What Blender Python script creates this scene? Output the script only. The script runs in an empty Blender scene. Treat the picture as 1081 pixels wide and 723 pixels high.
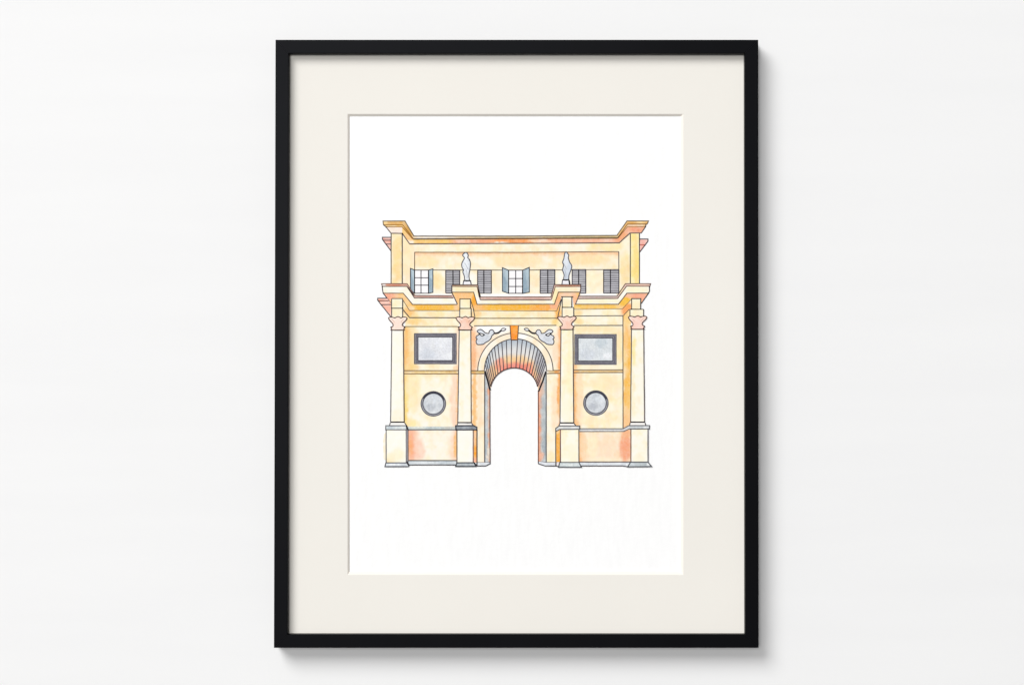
import bpy, math, random
from mathutils import Vector, Matrix, noise
from mathutils.geometry import delaunay_2d_cdt

random.seed(7)
S = bpy.context.scene
COL = S.collection

# ------------------------------------------------------------------ camera
PW, PH = 1081.0, 723.0            # size of the photograph
D = 2.20                          # camera to picture front
ASP = 684.0 / 1024.0
GAP = 0.004                       # how much deeper than a plain 22 mm moulding
FRONT = -0.022 - GAP                    # front face of the frame; the wall is y = 0, the viewer is on -y
ZC = 1.50                         # height of the picture's middle on the wall
TILT = math.radians(0.84)         # the photograph was taken from slightly below
WIDTH = 1.081                     # metres seen across the frame's front plane
cam_d = bpy.data.cameras.new('camera')
cam = bpy.data.objects.new('camera', cam_d); COL.objects.link(cam)
cam_d.sensor_width = 36.0; cam_d.sensor_fit = 'HORIZONTAL'
cam_d.lens = 36.0 * D / WIDTH
cam_d.clip_start = 0.05; cam_d.clip_end = 100
fwd = Vector((0, math.cos(TILT), math.sin(TILT)))
pivot = Vector((0, FRONT, ZC))
cam.location = pivot - fwd * D
cam.rotation_euler = (math.pi / 2 + TILT, 0, 0)
S.camera = cam
UP = Vector((0, -math.sin(TILT), math.cos(TILT)))

def at(px, py, Y):
    """a point of the photograph carried to the upright plane y = Y"""
    u = (px / PW - 0.5) * WIDTH / D
    v = (0.5 - py / PH) * ASP * WIDTH / D
    d = fwd + Vector((u, 0, 0)) + UP * v
    return cam.location + d * ((Y - cam.location.y) / d.y)

# ------------------------------------------------------------------ helpers
def lin1(c):
    c /= 255.0
    return c / 12.92 if c <= 0.04045 else ((c + 0.055) / 1.055) ** 2.4
def lin(c, k=1.0):
    return tuple(lin1(x) * k for x in c)
def mixc(a, b, t):
    return tuple(a[i] + (b[i] - a[i]) * t for i in range(3))
def smooth(t):
    t = max(0.0, min(1.0, t)); return t * t * (3 - 2 * t)

def new_mat(name):
    m = bpy.data.materials.new(name); m.use_nodes = True
    nt = m.node_tree; b = nt.nodes['Principled BSDF']
    return m, nt, b
def nd(nt, t, **kw):
    n = nt.nodes.new(t)
    for k, v in kw.items():
        if k in n.inputs: n.inputs[k].default_value = v
        else: setattr(n, k, v)
    return n

WORLD = {}
def mesh_obj(name, verts, faces, mats, parent=None, midx=None, label=None, smooth_shade=False):
    lo = Vector((min(v[i] for v in verts) for i in range(3)))
    hi = Vector((max(v[i] for v in verts) for i in range(3)))
    c = (lo + hi) / 2
    me = bpy.data.meshes.new(name)
    me.from_pydata([Vector(v) - c for v in verts], [], faces)
    for m in (mats if isinstance(mats, (list, tuple)) else [mats]): me.materials.append(m)
    if midx: me.polygons.foreach_set('material_index', midx)
    if smooth_shade: me.polygons.foreach_set('use_smooth', [True] * len(faces))
    o = bpy.data.objects.new(name, me); COL.objects.link(o)
    if parent:
        o.parent = parent; o.location = c - WORLD[parent.name]
    else:
        o.location = c
    WORLD[o.name] = c
    if label: o['label'] = label
    return o

# ------------------------------------------------------------------ materials
def mat_wall():
    m, nt, b = new_mat('painted_wall')
    tc = nd(nt, 'ShaderNodeTexCoord')
    n1 = nd(nt, 'ShaderNodeTexNoise', Scale=3.0, Detail=3.0, Roughness=0.5)
    mp = nd(nt, 'ShaderNodeMapping'); mp.inputs['Scale'].default_value = (1.0, 1.0, 9.0)
    nt.links.new(tc.outputs['Object'], mp.inputs['Vector'])
    nt.links.new(mp.outputs['Vector'], n1.inputs['Vector'])
    r = nd(nt, 'ShaderNodeValToRGB')
    r.color_ramp.elements[0].position = 0.3; r.color_ramp.elements[0].color = (*WALL_A, 1)
    r.color_ramp.elements[1].position = 0.7; r.color_ramp.elements[1].color = (*WALL_B, 1)
    nt.links.new(n1.outputs['Fac'], r.inputs['Fac']); nt.links.new(r.outputs['Color'], b.inputs['Base Color'])
    n2 = nd(nt, 'ShaderNodeTexNoise', Scale=420.0, Detail=3.0)
    nt.links.new(tc.outputs['Object'], n2.inputs['Vector'])
    bp = nd(nt, 'ShaderNodeBump', Strength=0.04, Distance=0.0006)
    nt.links.new(n2.outputs['Fac'], bp.inputs['Height']); nt.links.new(bp.outputs['Normal'], b.inputs['Normal'])
    b.inputs['Roughness'].default_value = 0.9; b.inputs['Specular IOR Level'].default_value = 0.1
    return m

def mat_frame():
    m, nt, b = new_mat('black_satin_wood')
    tc = nd(nt, 'ShaderNodeTexCoord')
    n1 = nd(nt, 'ShaderNodeTexNoise', Scale=14.0, Detail=6.0, Roughness=0.6)
    nt.links.new(tc.outputs['Object'], n1.inputs['Vector'])
    r = nd(nt, 'ShaderNodeValToRGB')
    r.color_ramp.elements[0].position = 0.3; r.color_ramp.elements[0].color = (0.0014, 0.0014, 0.0019, 1)
    r.color_ramp.elements[1].position = 0.75; r.color_ramp.elements[1].color = (0.0024, 0.0024, 0.0032, 1)
    nt.links.new(n1.outputs['Fac'], r.inputs['Fac']); nt.links.new(r.outputs['Color'], b.inputs['Base Color'])
    n2 = nd(nt, 'ShaderNodeTexNoise', Scale=900.0, Detail=2.0)
    nt.links.new(tc.outputs['Object'], n2.inputs['Vector'])
    bp = nd(nt, 'ShaderNodeBump', Strength=0.05, Distance=0.0003)
    nt.links.new(n2.outputs['Fac'], bp.inputs['Height']); nt.links.new(bp.outputs['Normal'], b.inputs['Normal'])
    b.inputs['Roughness'].default_value = 0.38
    b.inputs['Specular IOR Level'].default_value = 0.045
    b.inputs['Specular Tint'].default_value = (0.88, 0.91, 1.0, 1)
    return m

def mat_board(name, ca, cb, bump=0.1, scale=160.0):
    m, nt, b = new_mat(name)
    tc = nd(nt, 'ShaderNodeTexCoord')
    n1 = nd(nt, 'ShaderNodeTexNoise', Scale=7.0, Detail=4.0, Roughness=0.55)
    nt.links.new(tc.outputs['Object'], n1.inputs['Vector'])
    r = nd(nt, 'ShaderNodeValToRGB')
    r.color_ramp.elements[0].position = 0.3; r.color_ramp.elements[0].color = (*ca, 1)
    r.color_ramp.elements[1].position = 0.7; r.color_ramp.elements[1].color = (*cb, 1)
    nt.links.new(n1.outputs['Fac'], r.inputs['Fac']); nt.links.new(r.outputs['Color'], b.inputs['Base Color'])
    n2 = nd(nt, 'ShaderNodeTexNoise', Scale=scale, Detail=4.0, Roughness=0.6)
    nt.links.new(tc.outputs['Object'], n2.inputs['Vector'])
    bp = nd(nt, 'ShaderNodeBump', Strength=bump, Distance=0.0004)
    nt.links.new(n2.outputs['Fac'], bp.inputs['Height']); nt.links.new(bp.outputs['Normal'], b.inputs['Normal'])
    b.inputs['Roughness'].default_value = 0.92; b.inputs['Specular IOR Level'].default_value = 0.08
    return m

def mat_paint():
    """watercolour: the wash colour stored on the sheet, granulated by the tooth of the paper"""
    m, nt, b = new_mat('watercolour_wash')
    at_ = nd(nt, 'ShaderNodeAttribute', attribute_name='paint')
    tc = nd(nt, 'ShaderNodeNewGeometry')
    n1 = nd(nt, 'ShaderNodeTexNoise', Scale=520.0, Detail=3.0, Roughness=0.65)
    nt.links.new(tc.outputs['Position'], n1.inputs['Vector'])
    mr = nd(nt, 'ShaderNodeMapRange'); mr.inputs['From Min'].default_value = 0.35; mr.inputs['From Max'].default_value = 0.75
    mr.inputs['To Min'].default_value = 0.0; mr.inputs['To Max'].default_value = 0.15
    nt.links.new(n1.outputs['Fac'], mr.inputs['Value'])
    mx = nd(nt, 'ShaderNodeMix', data_type='RGBA')
    nt.links.new(mr.outputs['Result'], mx.inputs['Factor'])
    nt.links.new(at_.outputs['Color'], mx.inputs['A'])
    mx.inputs['B'].default_value = (*PAPER, 1)
    nt.links.new(mx.outputs['Result'], b.inputs['Base Color'])
    b.inputs['Roughness'].default_value = 0.95; b.inputs['Specular IOR Level'].default_value = 0.05
    return m

def mat_ink():
    m, nt, b = new_mat('pen_ink')
    at_ = nd(nt, 'ShaderNodeAttribute', attribute_name='paint')
    nt.links.new(at_.outputs['Color'], b.inputs['Base Color'])
    b.inputs['Roughness'].default_value = 0.9; b.inputs['Specular IOR Level'].default_value = 0.05
    return m

K = 0.925                                  # albedo of a surface that photographs as full white
PAPER = (0.905, 0.905, 0.91)
WALL_A = (0.822, 0.823, 0.828); WALL_B = (0.836, 0.837, 0.841)
M_WALL = mat_wall(); M_FRAME = mat_frame()
M_MAT = mat_board('cream_mount_board', (0.804, 0.778, 0.727), (0.817, 0.791, 0.740), 0.10, 260)
M_CORE = mat_board('mount_core', (0.85, 0.805, 0.74), (0.86, 0.815, 0.75), 0.05, 300)
M_PAPER = mat_board('watercolour_paper', (0.893, 0.893, 0.896), (0.922, 0.922, 0.924), 0.5, 230)
nt_ = M_PAPER.node_tree
mp_ = nd(nt_, 'ShaderNodeMapping'); mp_.inputs['Scale'].default_value = (26.0, 26.0, 5.0); mp_.inputs['Rotation'].default_value = (0, 0.12, 0)
nt_.links.new(nt_.nodes['Texture Coordinate'].outputs['Object'], mp_.inputs['Vector'])
nt_.links.new(mp_.outputs['Vector'], nt_.nodes['Noise Texture'].inputs['Vector'])
M_PAINT = mat_paint(); M_INK = mat_ink()

# ------------------------------------------------------------------ wall
w = mesh_obj('wall', [(-3, 0, -0.5), (3, 0, -0.5), (3, 0, 3.5), (-3, 0, 3.5),
                      (-3, 0.1, -0.5), (3, 0.1, -0.5), (3, 0.1, 3.5), (-3, 0.1, 3.5)],
             [(0, 1, 2, 3), (5, 4, 7, 6), (4, 0, 3, 7), (1, 5, 6, 2), (3, 2, 6, 7), (4, 5, 1, 0)], M_WALL)
w['kind'] = 'structure'

# ------------------------------------------------------------------ the framed picture
O = [(290.8, 41.9), (800.5, 41.9), (800.9, 683.9), (289.1, 683.9)]      # outer corners
I = [(304.9, 56.6), (786.2, 56.6), (786.7, 669.6), (303.7, 669.6)]      # inner corners
Ow = [at(*p, FRONT) for p in O]; Iw = [at(*p, FRONT) for p in I]
pic = bpy.data.objects.new('framed_picture', None); COL.objects.link(pic)
pic.empty_display_size = 0.05
pic.location = (0, 0, Ow[2].z); WORLD['framed_picture'] = Vector(pic.location)
pic['label'] = 'black framed watercolour of a yellow triumphal arch in cream mount on white wall'
pic['category'] = 'framed picture'

PROF = [(0, 0.0), (0, -0.0213), (0.012, -0.02165), (0.03, -0.0219), (0.055, -0.022), (0.945, -0.022),
        (0.97, -0.0219), (0.988, -0.02165), (1, -0.0213), (1, -0.0121), (0.62, -0.0121), (0.62, 0.0)]
for i in range(4):
    j = (i + 1) % 4
    vs, fs = [], []
    d = (Ow[j] - Ow[i]).normalized()
    for (o, n, sg) in ((Ow[i], Iw[i], 1), (Ow[j], Iw[j], -1)):
        for s, y in PROF:
            p = o.lerp(n, s) + d * (0.00007 * sg); vs.append((p.x, y - GAP if y < 0 else 0.0, p.z))
    n = len(PROF)
    for k in range(n):
        k2 = (k + 1) % n
        fs.append((k, k2, n + k2, n + k))
    fs.append(tuple(range(n - 1, -1, -1))); fs.append(tuple(range(n, 2 * n)))
    mesh_obj('frame_rail', vs, fs, M_FRAME, pic)

def rect_pts(q, Y): return [Vector(at(x, y, FRONT)) for x, y in q]
MATF, MATB, PAP = -0.0119 - GAP, -0.0100 - GAP, -0.0097 - GAP
B0 = [(366.9, 120.3), (721.4, 120.3), (721.4, 606.7), (366.9, 606.7)]
B1 = [(369.0, 122.6), (718.9, 122.6), (718.9, 603.6), (369.0, 603.6)]
Mo = [Ow[k].lerp(Iw[k], 0.75) for k in range(4)]
b0 = [at(x, y, MATF) for x, y in B0]; b1 = [at(x, y, MATB) for x, y in B1]
vs = [(p.x, MATF, p.z) for p in Mo] + [(p.x, MATF, p.z) for p in b0] + \
     [(p.x, MATB, p.z) for p in Mo] + [(p.x, MATB, p.z) for p in b1]
fs = []
for i in range(4):
    j = (i + 1) % 4
    fs += [(i, j, 4 + j, 4 + i), (8 + j, 8 + i, 12 + i, 12 + j), (j, i, 8 + i, 8 + j)]
mat = mesh_obj('mount_board', vs, fs, M_MAT, pic)
vs = [(p.x, MATF, p.z) for p in b0] + [(p.x, MATB, p.z) for p in b1]
mesh_obj('bevelled_edge', vs, [(i, (i + 1) % 4, 4 + (i + 1) % 4, 4 + i) for i in range(4)], M_CORE, mat)
vs = [(p.x, PAP, p.z) for p in Mo] + [(p.x, PAP + 0.0005, p.z) for p in Mo]
paper = mesh_obj('art_paper', vs, [(3, 2, 1, 0), (4, 5, 6, 7), (0, 1, 5, 4), (1, 2, 6, 5), (2, 3, 7, 6), (3, 0, 4, 7)], M_PAPER, pic)

# ------------------------------------------------------------------ the drawing: flat ink and wash on the paper
LAYER = [0]
def inside(p, poly):
    x, y = p; r = False; n = len(poly)
    for i in range(n):
        x1, y1 = poly[i]; x2, y2 = poly[(i + 1) % n]
        if (y1 > y) != (y2 > y) and x < (x2 - x1) * (y - y1) / (y2 - y1) + x1: r = not r
    return r
def subdiv(poly, step, closed=True):
    out = []; n = len(poly)
    for i in range(n if closed else n - 1):
        a = poly[i]; b = poly[(i + 1) % n]
        k = max(1, int(math.hypot(b[0] - a[0], b[1] - a[1]) / step + 0.5))
        for t in range(k): out.append((a[0] + (b[0] - a[0]) * t / k, a[1] + (b[1] - a[1]) * t / k))
    if not closed: out.append(poly[-1])
    return out
def nz(x, y, f, o=0.0):
    return noise.noise(Vector((x * f, y * f, o)))

def wash_colour(x, y, base, washes, seed, loose):
    wx = x + 1.5 * nz(x, y, 0.16, seed) + 0.7 * nz(x, y, 0.45, seed + 3)
    wy = y + 1.5 * nz(x, y, 0.16, seed + 9) + 0.7 * nz(x, y, 0.45, seed + 5)
    c = base
    t = nz(x, y, 0.10, seed + 17) * 0.75 + nz(x, y, 0.3, seed + 21) * 0.45
    warm = base[0] - base[2] > 18
    c = mixc(c, (255, 254, 249), min(0.85, max(0.0, t + 0.20) * loose * (2.0 if warm else 1.0)))
    if warm and base[2] > 130: c = mixc(c, (c[0], c[1] * 0.93, c[2] * 0.78), min(1.0, max(0.0, -t - 0.05) * loose * 2.4))
    for wsh in washes:
        k = wsh[0]
        if k == 'G':
            _, cx, cy, rx, ry, col, a = wsh
            f = smooth((1.25 - math.hypot((wx - cx) / rx, (wy - cy) / ry)) / 0.65) * a
        elif k == 'X':
            _, x0, x1, col, a = wsh
            f = smooth((x1 - wx) / (x1 - x0)) * a
        elif k == 'Y':
            _, y0, y1, col, a = wsh
            f = smooth((y1 - wy) / (y1 - y0)) * a
        else:                                   # 'F': any function of x, y giving colour and strength
            col, f = wsh[1](wx, wy)
        f *= 1.08 + 0.4 * nz(x, y, 0.22, seed + 31)
        c = mixc(c, col, max(0.0, min(1.0, f)))
    st = noise.noise(Vector((x * 0.55, y * 0.07, seed + 50)))      # brush strokes run down the sheet
    c = mixc(c, (255, 253, 246), max(0.0, min(0.4, st * 0.8 * loose)))
    if max(base) - min(base) < 24 and sum(base) < 700 and loose > 0.25:                                    # dry grey washes catch the tooth of the paper
        g = 1.0 + 0.10 * noise.noise(Vector((x * 1.1 + y * 0.8, y * 0.75 - x * 0.5, seed + 60)))
        c = tuple(min(255, v * g) for v in c)
    d = 1.0 - 0.035 * nz(x, y, 0.18, seed + 40)
    return tuple(max(0, min(255, v * (1 if v > 245 else d))) for v in c)

class Drawn:
    """one drawn element: its washes and pen lines as one flat mesh"""
    def __init__(self, name, label=None):
        self.name, self.label = name, label
        LAYER[0] += 1; self.z = LAYER[0] * 0.000018; self.nf = 0
        self.v, self.f, self.c, self.m = [], [], [], []
    def fill(self, poly, base, washes=(), step=1.6, loose=0.35, hole=None):
        seed = random.random() * 100
        z = self.z + 0.0000025 * self.nf; self.nf += 1
        bd = subdiv(poly, step); n = len(bd)
        xs = [p[0] for p in poly]; ys = [p[1] for p in poly]
        pts = list(bd); yy = min(ys) + step * 0.6
        while yy < max(ys):
            xx = min(xs) + step * 0.6
            while xx < max(xs):
                q = (xx + 0.15 * step * math.sin(yy * 7), yy + 0.15 * step * math.sin(xx * 5))
                if inside(q, poly): pts.append(q)
                xx += step
            yy += step
        r = delaunay_2d_cdt([Vector(p) for p in pts], [(i, (i + 1) % n) for i in range(n)], [], 1, 1e-4)
        base_i = len(self.v)
        for p in r[0]:
            self.v.append((p[0], p[1], z)); self.c.append(lin(wash_colour(p[0], p[1], base, washes, seed, loose), K))
        for f in r[2]:
            self.f.append(tuple(base_i + i for i in f)); self.m.append(0)
        return self
    def line(self, pts, w=1.0, ink=(74, 70, 76), closed=False, jit=0.12):
        z = self.z + 0.000011
        P = subdiv(pts, 4.0, closed); n = len(P)
        if n < 2: return self
        base_i = len(self.v); seed = random.random() * 100
        for i in range(n):
            a = P[(i - 1) % n] if (closed or i > 0) else P[i]
            b = P[(i + 1) % n] if (closed or i < n - 1) else P[i]
            def un(p, q):
                dx, dy = q[0] - p[0], q[1] - p[1]; l = math.hypot(dx, dy)
                return (dx / l, dy / l) if l > 1e-9 else None
            d1, d2 = un(a, P[i]), un(P[i], b)
            d1 = d1 or d2; d2 = d2 or d1
            nx, ny = -(d1[1] + d2[1]), d1[0] + d2[0]; l = math.hypot(nx, ny)
            if l < 1e-6: nx, ny, l = -d1[1], d1[0], 1.0
            nx /= l; ny /= l
            cs = max(0.45, nx * -d1[1] + ny * d1[0])
            h = 0.53 * w * (1 + jit * nz(i * 0.7, seed, 1.0)) / cs
            x = P[i][0] + 0.10 * nz(P[i][0], P[i][1], 0.25, seed); y = P[i][1] + 0.10 * nz(P[i][0], P[i][1], 0.25, seed + 8)
            k = 1.0 + 0.22 * nz(i * 0.45, seed + 4, 1.0)
            for s in (h, -h):
                self.v.append((x + nx * s, y + ny * s, z)); self.c.append(lin(tuple(min(255, q * k) for q in ink), K))
        for i in range(n if closed else n - 1):
            j = (i + 1) % n
            self.f.append((base_i + 2 * i, base_i + 2 * j, base_i + 2 * j + 1, base_i + 2 * i + 1)); self.m.append(1)
        return self
    def dot(self, x, y, r=0.8, ink=(45, 42, 48)):
        z = self.z + 0.000013; b = len(self.v)
        for k in range(10):
            a = k * math.tau / 10; self.v.append((x + r * math.cos(a), y + r * math.sin(a), z)); self.c.append(lin(ink, K))
        self.f.append(tuple(range(b, b + 10))); self.m.append(1); return self
    def build(self):
        vs = []
        for x, y, z in self.v:
            p = at(x, y, PAP); vs.append((p.x, PAP - z, p.z))
        # face the viewer
        fs = []
        for f in self.f:
            a, b, c = (Vector(vs[f[0]]), Vector(vs[f[1]]), Vector(vs[f[2]]))
            fs.append(f if (b - a).cross(c - a).y < 0 else tuple(reversed(f)))
        o = mesh_obj(self.name, vs, fs, [M_PAINT, M_INK], paper, self.m, self.label)
        at_ = o.data.attributes.new('paint', 'FLOAT_COLOR', 'POINT')
        flat = []
        for c in self.c: flat += [c[0], c[1], c[2], 1.0]
        at_.data.foreach_set('color', flat)
        return o

def box(x0, y0, x1, y1): return [(x0, y0), (x1, y0), (x1, y1), (x0, y1)]
def shift(pts, dx, dy): return [(x + dx, y + dy) for x, y in pts]
def mirror(pts, k): return [(k - x, y) for x, y in pts]
def spline(pts, n=4, closed=True):
    out = []; m = len(pts)
    for i in range(m if closed else m - 1):
        p0 = pts[(i - 1) % m] if closed or i > 0 else pts[i]
        p1 = pts[i]; p2 = pts[(i + 1) % m]
        p3 = pts[(i + 2) % m] if closed or i < m - 2 else p2
        for k in range(n):
            t = k / n
            out.append(tuple(0.5 * (2 * p1[q] + (p2[q] - p0[q]) * t + (2 * p0[q] - 5 * p1[q] + 4 * p2[q] - p3[q]) * t * t
                             + (3 * p1[q] - p0[q] - 3 * p2[q] + p3[q]) * t ** 3) for q in range(2)))
    if not closed: out.append(pts[-1])
    return out

WHITE = (255, 254, 252)
CREAM = (254, 242, 216); CREAM2 = (253, 247, 228); YEL = (252, 228, 172); GOLD = (246, 184, 52)
ORANGE = (250, 178, 96); PEACH = (252, 208, 168); SALMON = (248, 172, 138); PINK = (244, 176, 158)
GREYB = (208, 216, 222); DKG = (112, 112, 122); BROWN = (112, 84, 60)

# --- attic wall ------------------------------------------------------------
e = Drawn('painted_attic_wall')
e.fill([(424.6, 247), (432.4, 257.4), (545, 256.9), (653.7, 256.3), (665.3, 246.3), (665.3, 300), (660, 300), (651, 313.5), (437.5, 313.5), (429.8, 300), (424.6, 300)],
       (254, 240, 208), [('G', 430, 275, 8, 25, (253, 226, 172), .5), ('G', 660, 285, 6, 20, (251, 222, 160), .75),
                         ('G', 640, 261, 20, 5, (252, 230, 165), .6), ('G', 463, 297, 6, 10, (252, 226, 168), .8),
                         ('G', 527, 297, 5, 9, (253, 236, 205), .8), ('G', 565, 296, 4, 9, (252, 232, 190), .8),
                         ('G', 628, 297, 8, 10, (253, 236, 195), .6), ('Y', 317, 308.5, WHITE, .95), ('G', 600, 297, 14, 12, WHITE, .5),
                         ('G', 493, 297, 10, 12, WHITE, .5)])
e.fill(box(437.7, 266.4, 653.2, 284.8), (253, 234, 196),
       [('Y', 266.2, 271.5, (247, 193, 143), .9), ('G', 545, 275, 30, 7, (252, 226, 176), .8), ('G', 450, 276, 14, 7, (252, 226, 172), .7),
        ('G', 512, 277, 10, 5, (255, 246, 226), .9), ('G', 620, 274, 24, 6, (252, 224, 168), .7), ('Y', 288, 280, (255, 247, 226), .8)])
e.line([(437.7, 285), (437.7, 266.3), (545, 266.4), (653.2, 265.6)], .9, (120, 95, 75)).line([(653.2, 265.6), (653.3, 285)], 1.0, (112, 105, 102))
e.line([(437.7, 285.0), (545, 285.1), (653.2, 284.5)], .85, (112, 102, 88))
for q in (box(438.5, 310.2, 476.5, 312), box(507.6, 310.2, 580.8, 313.2), box(613.2, 310, 650.5, 312.4)): e.fill(q, WHITE, step=1.6, loose=.1)
e.build()

# --- windows with opened shutters -----------------------------------------
def open_window(ls, rs, gx0, gx1, mull, bars, y0, y1):
    e = Drawn('painted_open_window')
    e.fill(box(gx0, y0, gx1, y1), (252, 250, 252), step=3, loose=.1)
    for s in (ls, rs):
        xs = sum(p[0] for p in s) / 4
        e.fill(s, (164, 182, 193), [('G', xs - 1, 300, 2.5, 12, (134, 160, 178), .7), ('G', xs + 1, 290, 2, 6, (184, 204, 214), .7)], step=1.2, loose=.2)
        e.line(s, .95, (62, 72, 84), closed=True)
    e.line(box(gx0, y0, gx1, y1), .9, (78, 76, 84), closed=True)
    e.line([(mull, y0), (mull, y1)], .95, (72, 68, 78))
    for b in bars: e.line([(gx0, b), (gx1, b)], .95, (96, 92, 100))
    e.build()
open_window([(433.3, 283.3), (437.6, 285), (437.6, 309.4), (433.4, 306.3)], [(452.4, 285.1), (457, 283.8), (457, 308.6), (452.4, 309.6)],
            437.7, 452.3, 444.45, (293.2, 301), 285.2, 309.5)
open_window([(530.4, 282.6), (536.9, 285.3), (536.9, 309.6), (530.5, 307.4)], [(551.8, 285.2), (558.8, 282.3), (558.8, 308.3), (551.8, 309.7)],
            537, 551.6, 544.4, (294, 302.4), 285.3, 309.6)

# --- closed slatted shutters ------------------------------------------------
def shutter(x0, x1, mid, y0, y1, clip, seed):
    e = Drawn('painted_closed_shutter'); rr = random.Random(seed)
    poly = clip or box(x0, y0, x1, y1)
    e.fill(poly, (166, 163, 170), [('Y', y1 + 1, y1 - 2.5, (214, 212, 218), .8)], step=1.5, loose=.25)
    xmax = lambda y: x1 if not clip else max([p[0] for p in clip if True])
    y = y0 + 1.2; k = 0
    while y < y1 - .8:
        xa, xb = x0, x1
        if clip:
            ins = [x0 + q * .25 for q in range(int((x1 - x0) * 4)) if inside((x0 + q * .25, y), clip)]
            if not ins: y += 1.6; continue
            xa, xb = min(ins), max(ins)
        if k % 2 == 0: g_ = rr.randint(-18, 14); e.line([(xa, y), (xb, y)], .5 + .35 * rr.random(), (98 + g_, 97 + g_, 104 + g_))
        else: e.line([(xa + .6, y), (xb - .6, y)], .5 + .25 * rr.random(), (206, 206, 211))
        y += 0.85 + .22 * rr.random(); k += 1
    def vert(x, w):
        ins = [y0 + q * .25 for q in range(int((y1 - y0) * 4) + 1) if inside((x, y0 + q * .25 - .01), poly)] if clip else [y0, y1]
        if ins: e.line([(x, min(ins)), (x, max(ins))], w, (70, 64, 74))
    vert(x0 + .05, 1.0); vert(mid, 1.05); vert(x1 - .1, 1.0)
    e.line([(x0, y0), (x1, y0)], .9, (80, 76, 84))
    if clip: e.line([p for p in clip if p[1] > y1 - .5], .9, (70, 68, 76))
    else: e.line([(x0, y1), (x1, y1)], .9, (70, 68, 76))
    e.build()
shutter(470.5, 485.4, 478.2, 285.2, 309.3, [(470.5, 285.2), (485.4, 285.2), (485.4, 300.5), (477, 300.5), (477, 309.3), (470.5, 309.3)], 1)
shutter(504.2, 518.8, 510.8, 285.0, 309.5, None, 2)
shutter(570.2, 585.8, 578.3, 284.6, 309.4, None, 3)
shutter(604.0, 618.5, 610.9, 284.5, 309.4, [(604, 284.5), (618.5, 284.5), (618.5, 309.4), (612.9, 309.4), (612.9, 300.5), (604, 300.5)], 4)
shutter(637.2, 653.4, 644.4, 284.6, 309.4, None, 5)

# --- side mouldings of the attic (seen at the far ends) ------------------------
e = Drawn('painted_side_moulding')
e.fill([(403.6, 250.5), (412.7, 250.5), (412.7, 264.6), (404.2, 253.6)], (238, 160, 140), [('Y', 250, 253.5, (232, 196, 188), .9)], step=1)
e.line([(412.7, 250.5), (403.7, 250.5), (403.8, 252.8), (412.6, 264.7)]).line([(404.4, 253.6), (412.7, 253.5)], .9).line([(407.4, 257.6), (412.7, 257.6)], .8)
e.dot(404.4, 253.5, .7).dot(412.4, 264.3, .6).build()
e = Drawn('painted_side_moulding')
e.fill([(675.3, 252.4), (684, 252.4), (684, 254.6), (675.3, 266)], (240, 172, 158), [('Y', 251, 255, (230, 190, 186), .9)], step=1)
e.line([(675.3, 252.3), (684, 252.3), (684, 254.6), (675.4, 266)]).line([(675.3, 258.5), (680.6, 258.5)], .8, (190, 90, 80))
e.dot(675.5, 265.7, .7).dot(675.5, 252.6, .6).dot(675.4, 258.5, .5).build()

# --- attic piers ---------------------------------------------------------------
e = Drawn('painted_attic_pier')
e.fill(box(412.9, 246.3, 424.6, 299.6), (252, 226, 168), [('X', 412, 415.5, (255, 246, 224), .8), ('G', 419, 275, 5, 24, (250, 218, 150), .7)])
e.line([(412.9, 246.3), (412.9, 299.6)]).line([(424.6, 246.3), (424.6, 299.6)], 1.05).build()
e = Drawn('painted_attic_pier')
e.fill(box(665.4, 246, 674.9, 299.6), (252, 230, 140), [('G', 671, 275, 3, 30, (250, 220, 130), .8), ('X', 664.5, 667.5, (254, 240, 190), .8)])
e.line([(665.4, 246), (665.4, 299.6)]).line([(675, 246), (675, 299.6)]).build()

# --- upper cornice ----------------------------------------------------------------
e = Drawn('painted_upper_cornice')
g = (112, 98, 84)
e.fill([(404.4, 233.3), (427.5, 233.3), (436.8, 249.2), (545, 249.0), (651.2, 248.5), (661.9, 233.2), (684.5, 233.2), (683.3, 236.5), (662.5, 236.5), (652, 251.3), (545, 251.7), (436.8, 252.4), (425.2, 237.5), (404.8, 237.3)],
       (224, 168, 84), [('G', 460, 250.5, 30, 3, (232, 222, 208), .95), ('G', 545, 250, 70, 3, (206, 190, 160), .8), ('G', 620, 250, 40, 3, (196, 176, 128), .8),
                        ('G', 407, 235.4, 3, 3, (246, 214, 150), .8), ('G', 677, 235, 4, 2, (250, 214, 150), .7), ('G', 432, 243, 4, 6, (206, 152, 58), .7)], step=1.2, loose=.2)
e.fill([(406.3, 237.4), (425.2, 237.5), (436.8, 252.4), (435.2, 252.6), (424.6, 239.5), (407.5, 239.5)], (242, 196, 112), [('G', 431, 246, 5, 8, (196, 140, 40), .85)], step=1)
e.fill([(407.5, 239.5), (424.6, 239.5), (424.7, 246.4), (412.9, 246.3)], (250, 220, 200), [('G', 411, 243, 4, 4, (253, 236, 222), .7)], step=1.4)
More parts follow.
